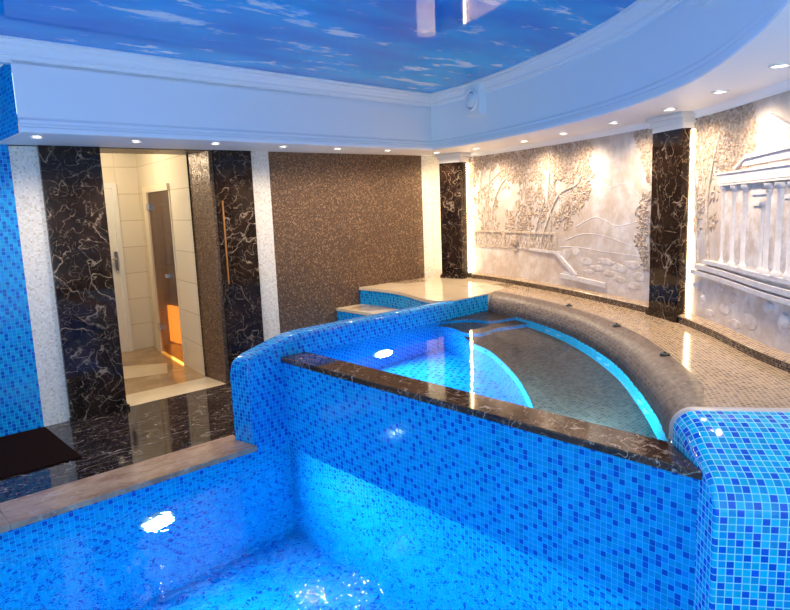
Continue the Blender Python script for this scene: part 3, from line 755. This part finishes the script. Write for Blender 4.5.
def twigs(mb,fb,pts,r,rnd,n=7,ln=.22,leaves=True,lr=.05,ln2=9):
    c=cr(pts,6)
    for k in range(n):
        i=int(len(c)*(.35+.62*k/n)); i=min(i,len(c)-2); s,z=c[i]; d=Vector((c[i+1][0]-s,c[i+1][1]-z)).normalized()
        a=math.atan2(d.y,d.x)+(1 if k%2 else -1)*(.45+.4*rnd.random()); L=ln*(.6+.6*rnd.random()); p=[(s,z)]
        x,y=s,z
        for _ in range(3):
            x+=math.cos(a)*L/3; y+=math.sin(a)*L/3; a+=(rnd.random()-.4)*.5; y=min(y,H-.055); p.append((x,y))
        branch(mb,p,r,r*.4,.006)
        if leaves:
            leafblob(fb,x,y,lr,.014,ln2,rnd); leafblob(fb,p[2][0],p[2][1],lr*.7,.012,ln2//2,rnd)
def poly_relief(mb,pts,h,dens=.06):
    # raised flat shape with a bevelled rim; pts (s,z) convex or nearly
    cx=sum(p[0] for p in pts)/len(pts); cz=sum(p[1] for p in pts)/len(pts)
    out=[]
    for a,b_ in zip(pts,pts[1:]+pts[:1]):
        k=max(1,int(math.dist(a,b_)/dens))
        out+=[(a[0]+(b_[0]-a[0])*i/k,a[1]+(b_[1]-a[1])*i/k) for i in range(k)]
    n=len(out); rings=[]
    for f,hh in ((1.,-.002),(.985,h*.8),(.95,h),(.6,h),(.25,h),(.02,h)): rings.append([wall(cx+(s-cx)*f,cz+(z-cz)*f,hh) for s,z in out])
    mb.grid(rings,[[(0,0)]*n]*len(rings),False,closed=True)
def bar(mb,a,b_,w,h):
    h*=.55
    # raised bar from a to b in (s,z)
    d=Vector((b_[0]-a[0],b_[1]-a[1])); L=d.length; d.normalize(); n=Vector((-d.y,d.x))*w/2; k=max(1,int(L/.08))
    rows=[]
    for i in range(k+1):
        s=a[0]+(b_[0]-a[0])*i/k; z=a[1]+(b_[1]-a[1])*i/k
        rows.append([wall(s+n.x,z+n.y,-.002),wall(s+n.x*.9,z+n.y*.9,h),wall(s-n.x*.9,z-n.y*.9,h),wall(s-n.x,z-n.y,-.002)])
    mb.grid(rows,[[(0,0)]*4]*(k+1),False)
    for r in (rows[0],rows[-1][::-1]): mb.face(r,[(0,0)]*4)
def lumps(mb,pts,h,seed=1,segs=10):
    rnd=random.Random(seed)
    for s,z,rs,rz in pts:
        rings=[]
        ph=[.75+.45*rnd.random() for _ in range(segs)]
        for f,hh in ((1.,-.002),(.9,h*.7),(.6,h),(.3,h*1.05),(.01,h)): rings.append([wall(s+math.cos(2*math.pi*k/segs)*rs*f*ph[k],z+math.sin(2*math.pi*k/segs)*rz*f*ph[k],hh) for k in range(segs)])
        mb.grid(rings,[[(0,0)]*segs]*5,False,closed=True)

def mtree(par,trunks,clusters,seed,tw=6,ln=.2,r=.016,dens=1.,leafmat='leaf',lr=.05):
    rnd=random.Random(seed); tb=MB(); fb=MB()
    for p,r0 in trunks:
        branch(tb,p,r0,r0*.35,.016); twigs(tb,fb,p,r0*.35,rnd,tw,ln,True,lr)
    for s,z,rad,cnt in clusters: leafblob(fb,s,z,rad,.016,int(cnt*dens),rnd)
    t=obj('relief_tree',tb,M['bark'],par,weld=False)
    if fb.f: obj('foliage',fb,M[leafmat],t,weld=False)
# mural between the columns
c=wall(1.85,1.1)
mu=thing('relief_mural','long stucco relief mural of trees, balustrade and urn between the columns','mural',tuple(c))
mtree(mu,[([(.728,1.096),(.709,1.382),(.664,1.583),(.646,1.851),(.727,2.108)],.017),
          ([(.888,1.102),(.83,1.383),(.901,1.645),(1.072,1.831),(1.266,1.899)],.018),
          ([(.448,1.724),(.662,1.516),(.759,1.315)],.010),([(.858,2.12),(.767,1.648),(.786,1.316)],.013),([(.798,1.827),(1.0,1.93),(1.074,1.957)],.014)],
      [(.5,2.05,.12,90),(.66,2.09,.12,110),(.85,2.08,.12,90),(1.05,2.09,.11,80),(1.24,1.92,.09,60),(.48,1.85,.09,40),(.47,1.45,.06,18),(1.2,2.08,.1,60)],3,6)
mtree(mu,[([(1.577,1.119),(1.526,1.33),(1.476,1.542),(1.426,1.815),(1.533,2.076)],.017),
          ([(1.859,1.133),(1.908,1.396),(1.859,1.625),(1.884,1.908),(1.86,2.11)],.021),
          ([(1.732,1.127),(1.809,1.336),(2.028,1.65),(2.327,1.75),(2.414,1.903)],.018),
          ([(1.603,1.151),(1.683,1.393),(1.81,1.626)],.013),([(1.981,1.707),(2.146,1.538)],.011),([(1.40,1.62),(1.35,1.8),(1.28,1.9)],.010)],
      [(1.4,1.9,.1,70),(1.5,2.05,.13,120),(1.65,1.88,.1,70),(1.56,1.66,.1,55),(1.40,1.5,.09,45),(2.05,1.9,.12,90),(2.2,1.85,.10,70),(2.42,1.7,.10,70),(2.33,1.59,.09,60),(2.15,1.51,.10,60),(2.42,2.05,.12,110),(1.86,2.06,.14,120),(2.1,2.08,.13,120),(2.3,2.08,.13,120),(1.7,2.08,.1,80),(2.45,1.88,.07,40),(1.75,1.5,.09,30),(2.0,1.4,.06,18)],5,8)
mtree(mu,[([(1.062,1.353),(1.339,1.326),(1.553,1.391)],.008),([(1.34,1.18),(1.3,1.33),(1.12,1.42)],.008),([(1.36,1.18),(1.42,1.35),(1.5,1.46)],.008)],[(1.25,1.42,.12,30),(1.45,1.42,.09,20)],8,5,.1)
mtree(mu,[([(3.36,.98),(3.33,1.3),(3.35,1.7),(3.31,2.1)],.012)],
      [(3.26,2.06,.11,150),(3.3,1.93,.09,90),(3.34,1.75,.06,40),(3.27,1.6,.07,45),(3.22,1.48,.07,50),(3.26,1.38,.08,60),(3.21,1.27,.07,50),(3.29,1.18,.07,50),(3.3,1.08,.06,25),(3.20,2.1,.08,70)],9,6,.1)
# balustrade
b=MB(); 
for s in (.53,1.06,1.53,1.98): bar(b,(s,1.10),(s,1.29),.055,.022)
bar(b,(.42,1.108),(2.02,1.118),.016,.018); bar(b,(.44,1.278),(1.99,1.283),.020,.022)
k=0
for s0,s1 in ((.56,1.03),(1.09,1.50),(1.56,1.95)):
    n=int((s1-s0)/.052)
    for i in range(n):
        a=s0+(s1-s0)*i/n; c2=s0+(s1-s0)*(i+1)/n
        for z0,z1 in ((1.115,1.195),(1.195,1.275)):
            bar(b,(a,z0),(c2,z1),.007,.010); bar(b,(a,z1),(c2,z0),.007,.010)
obj('balustrade',b,M['bark'],mu,weld=False)
b=MB()
prof_u=[(0.,.045),(.01,.045),(.015,.018),(.045,.016),(.055,.05),(.08,.062),(.10,.058),(.115,.066),(.125,.066),(.13,.03),(.15,.04),(.165,.02),(.185,.004)]
rings=[]
for hz,r in prof_u: rings.append([wall(1.27+math.cos(math.pi*k/8)*r,1.085+hz,.002+math.sin(math.pi*k/8)*min(r,.04)) for k in range(9)])
b.grid(rings,[[(0,0)]*9]*len(rings),True); obj('urn',b,M['leaf'],mu,weld=False)
b=MB()
bar(b,(1.55,1.112),(2.07,1.10),.028,.026); bar(b,(2.0,1.10),(2.32,.90),.04,.03); bar(b,(2.07,.885),(2.76,.862),.045,.035); bar(b,(2.32,.93),(2.12,.91),.03,.02)
obj('stair_kerb',b,M['stone'],mu,weld=False)
b=MB(); rnd=random.Random(4)
ROCK1=([(2.15,1.10,.09,.05),(2.28,1.13,.08,.04),(2.45,1.05,.10,.04),(2.62,1.0,.12,.035),(2.8,.97,.09,.03),(2.95,1.03,.12,.04),(3.12,1.07,.11,.04),(3.2,.98,.08,.04),(2.5,.96,.09,.02),(2.95,.93,.10,.03),(3.15,.90,.09,.03),(2.75,1.07,.13,.03)])
for i,q in enumerate(ROCK1):
    b=MB(); lumps(b,[q],.003,i+4); obj('rock',b,M['rock'],mu,weld=False)
b=MB()
for p in ([(2.06,1.158),(2.33,1.17),(2.78,1.152),(3.33,1.146)],[(2.15,1.233),(2.42,1.297),(2.77,1.284),(3.18,1.206)],[(2.06,1.50),(2.3,1.62),(2.59,1.765),(2.8,1.70),(3.01,1.724),(3.24,1.602)],[(2.3,1.36),(2.6,1.45),(2.9,1.38),(3.2,1.43)]):
    branch(b,p,.006,.003,.001)
obj('hill_line',b,M['stone'],mu,weld=False)
# mural right of the near column
c=wall(4.5,1.1)
mt=thing('relief_mural','stucco relief mural of a columned temple and oak right of the near column','mural',tuple(c))
mtree(mt,[([(3.967,1.15),(3.93,1.4),(3.898,1.644),(3.83,1.98)],.020),([(4.108,1.15),(4.061,1.535),(4.126,1.828),(4.2,2.0)],.022),([(4.06,1.6),(4.0,1.75),(3.95,1.9)],.013)],
      [(3.9,2.07,.13,120),(4.1,2.07,.16,230),(4.3,2.06,.17,260),(4.48,2.05,.15,220),(4.58,1.95,.10,120),(4.42,1.88,.14,180),(4.25,1.9,.13,160),(4.33,1.77,.09,90),(4.1,1.88,.08,50),(3.87,1.9,.09,60),(3.9,1.6,.08,25),(3.95,1.4,.08,20),(4.15,1.45,.06,16),(4.55,1.80,.07,50)],12,8,.16)
tm=MB()
bar(tm,(4.22,1.712),(5.35,1.735),.062,.034); bar(tm,(4.19,1.746),(5.35,1.770),.014,.046); bar(tm,(4.24,1.676),(5.35,1.698),.012,.040)
bar(tm,(4.42,1.768),(4.58,1.835),.02,.03); bar(tm,(4.56,1.83),(5.35,1.868),.028,.034); bar(tm,(4.84,2.02),(5.35,1.80),.045,.036); bar(tm,(4.52,1.80),(5.35,1.83),.05,.015)
tmo=obj('temple',tm,M['stone'],mt,weld=False)
b=MB(); bar(b,(4.25,1.43),(5.34,1.43),.47,.003); obj('temple_wall',b,M['rock'],tmo,weld=False)['label']='brown washed recessed temple wall'
for s,zt,r in ((4.28,1.672,.017),(4.425,1.672,.024),(4.575,1.674,.026),(4.79,1.58,.018),(4.85,1.676,.024),(4.965,1.678,.027),(5.07,1.678,.024),(5.22,1.68,.026)):
    b=MB(); zb=1.19
    rings=[]
    for z,q in ((zb-.01,1.7),(zb+.012,1.7),(zb+.016,1.25),(zb+.03,1.15),(zb+.034,1.),(zt-.045,.93),(zt-.04,1.1),(zt-.03,1.15),(zt-.024,1.7),(zt-.002,1.75)):
        rings.append([wall(s+math.cos(math.pi*k/8)*r*q,z,-.002+math.sin(math.pi*k/8)*r*q*.7) for k in range(9)])
    b.grid(rings,[[(0,0)]*9]*len(rings),True); obj('temple_column',b,M['stone'],tmo,weld=False)
b=MB()
for p,q,w,h in (((4.08,1.178),(5.35,1.165),.028,.05),((3.98,1.140),(5.35,1.105),.034,.06),((3.93,1.098),(5.35,1.06),.03,.068)): bar(b,p,q,w,h)
bar(b,(4.66,1.62),(4.84,1.625),.02,.014); bar(b,(4.68,1.56),(4.78,1.56),.02,.014); bar(b,(5.0,1.60),(5.35,1.6),.02,.012)
obj('temple_step',b,M['stone'],tmo,weld=False)
ROCK2=([(3.97,.99,.07,.05),(4.05,.92,.05,.04),(4.25,1.02,.08,.03),(4.45,.99,.09,.04),(4.35,.90,.08,.04),(4.62,.98,.07,.03),(4.7,.88,.11,.05),(5.06,.93,.08,.05),(5.2,1.0,.1,.05),(4.15,.84,.07,.03),(4.5,.83,.1,.03)])
for i,q in enumerate(ROCK2):
    b=MB(); lumps(b,[q],.0035,i+7,8); obj('rock',b,M['rock'],mt,weld=False)
ROCK3=([(4.91,1.0,.05,.035),(5.06,.955,.055,.045),(3.965,1.0,.05,.03),(4.06,.925,.03,.025)])
for i,q in enumerate(ROCK3):
    b=MB(); lumps(b,[q],.018,i+11,7); obj('white_rock',b,M['stone'],mt,weld=False)

SL=[('blue mosaic wall at the far left edge','wall'),('pale mosaic strip between blue wall and left marble pilaster','wall'),
 ('pale mosaic strip between right marble pilaster and bronze mosaic wall','wall'),('wide bronze glitter mosaic wall behind the curb','wall'),
 ('pale warm-lit mosaic strip in the corner by the far column','wall'),('bronze mosaic reveal on the right of the passage','wall'),
 ('narrow bronze mosaic end of the passage reveal','wall'),('bronze mosaic reveal behind the left marble pilaster','wall'),('thin bronze mosaic lintel over the passage','wall'),
 ('curved stucco wall that carries the murals','wall'),('black veined marble floor of the landing','floor'),('pale marble threshold band of the passage','floor'),
 ('beige marble floor inside the passage','floor'),('light marble inlay in the passage floor','floor'),('cream tiled passage wall holding the smoked glass door','wall'),
 ('cream tiled wall around the white plastic door','wall'),('left wall of the passage','wall'),('pale ceiling of the passage','ceiling'),
 ('white plastic panelled door at the end of the tiled passage','door'),('smoked brown glass sauna door in a cream frame','door'),('wooden walls of the sauna behind the glass door','wall'),
 ('pale blue fascia with stepped lower moulding round the ceiling','trim'),('stepped crown moulding under the printed sky','trim'),
 ('lowered white ceiling border with the spotlights','ceiling'),('glossy ceiling printed as a blue sky with white clouds','ceiling'),
 ('blue tiled end of the lowered border at top left','trim'),('small plaster end piece of the fascia at top left','trim'),('thin white moulding along the top of the murals','trim'),
 ('pale brown stone floor at the near edge of the pool','floor'),('dark mosaic face of the ledge at the foot of the murals','baseboard'),('tan mosaic top of the ledge at the foot of the murals','baseboard')]
SO=[o for o in COL.objects if o.get('kind')=='structure' and o.parent is None]
STR=sorted(SO,key=lambda o:STRUCTS.index(o.name))
for o,(l,c) in zip(STR,SL): o['label']=l; o['category']=c
# ---------------------------------------------------------------- lights of the passage, added ambient fill for the hall
point((2.2,6.9,2.2),.12,34,(1.,.85,.60))
w=bpy.data.worlds.new('World'); SC.world=w; w.use_nodes=True
w.node_tree.nodes['Background'].inputs[0].default_value=(.55,.79,1.,1); w.node_tree.nodes['Background'].inputs[1].default_value=2.1  # bluish ambient fill entering by the open rear of the room
point((.3,1.6,2.35),.25,14,(.45,.62,1.))  # added fill lamp below the sky ceiling, no fitting there

# ---------------------------------------------------------------- camera
cam=bpy.data.cameras.new('Camera'); co=bpy.data.objects.new('Camera',cam); COL.objects.link(co); SC.camera=co
cam.sensor_width=36.; cam.lens=650./790.*36.; cam.clip_start=.02
CR=((0.736582,0.133514,-0.663039),(-0.675284,0.090198,-0.732022),(-0.037930,0.986934,0.156598))
co.matrix_world=Matrix.Translation((0,0,1.65)) @ Matrix(CR).to_4x4()
# ---------------------------------------------------------------- render look
vs=SC.view_settings; vs.view_transform='Standard'; vs.look='None'; vs.gamma=1; vs.use_curve_mapping=False; vs.exposure=0.
cy=SC.cycles; cy.max_bounces=10; cy.diffuse_bounces=4; cy.glossy_bounces=5; cy.transmission_bounces=6; cy.caustics_reflective=False; cy.caustics_refractive=True
cy.sample_clamp_indirect=4.; cy.sample_clamp_direct=0.; cy.blur_glossy=.5
cy.use_denoising=True
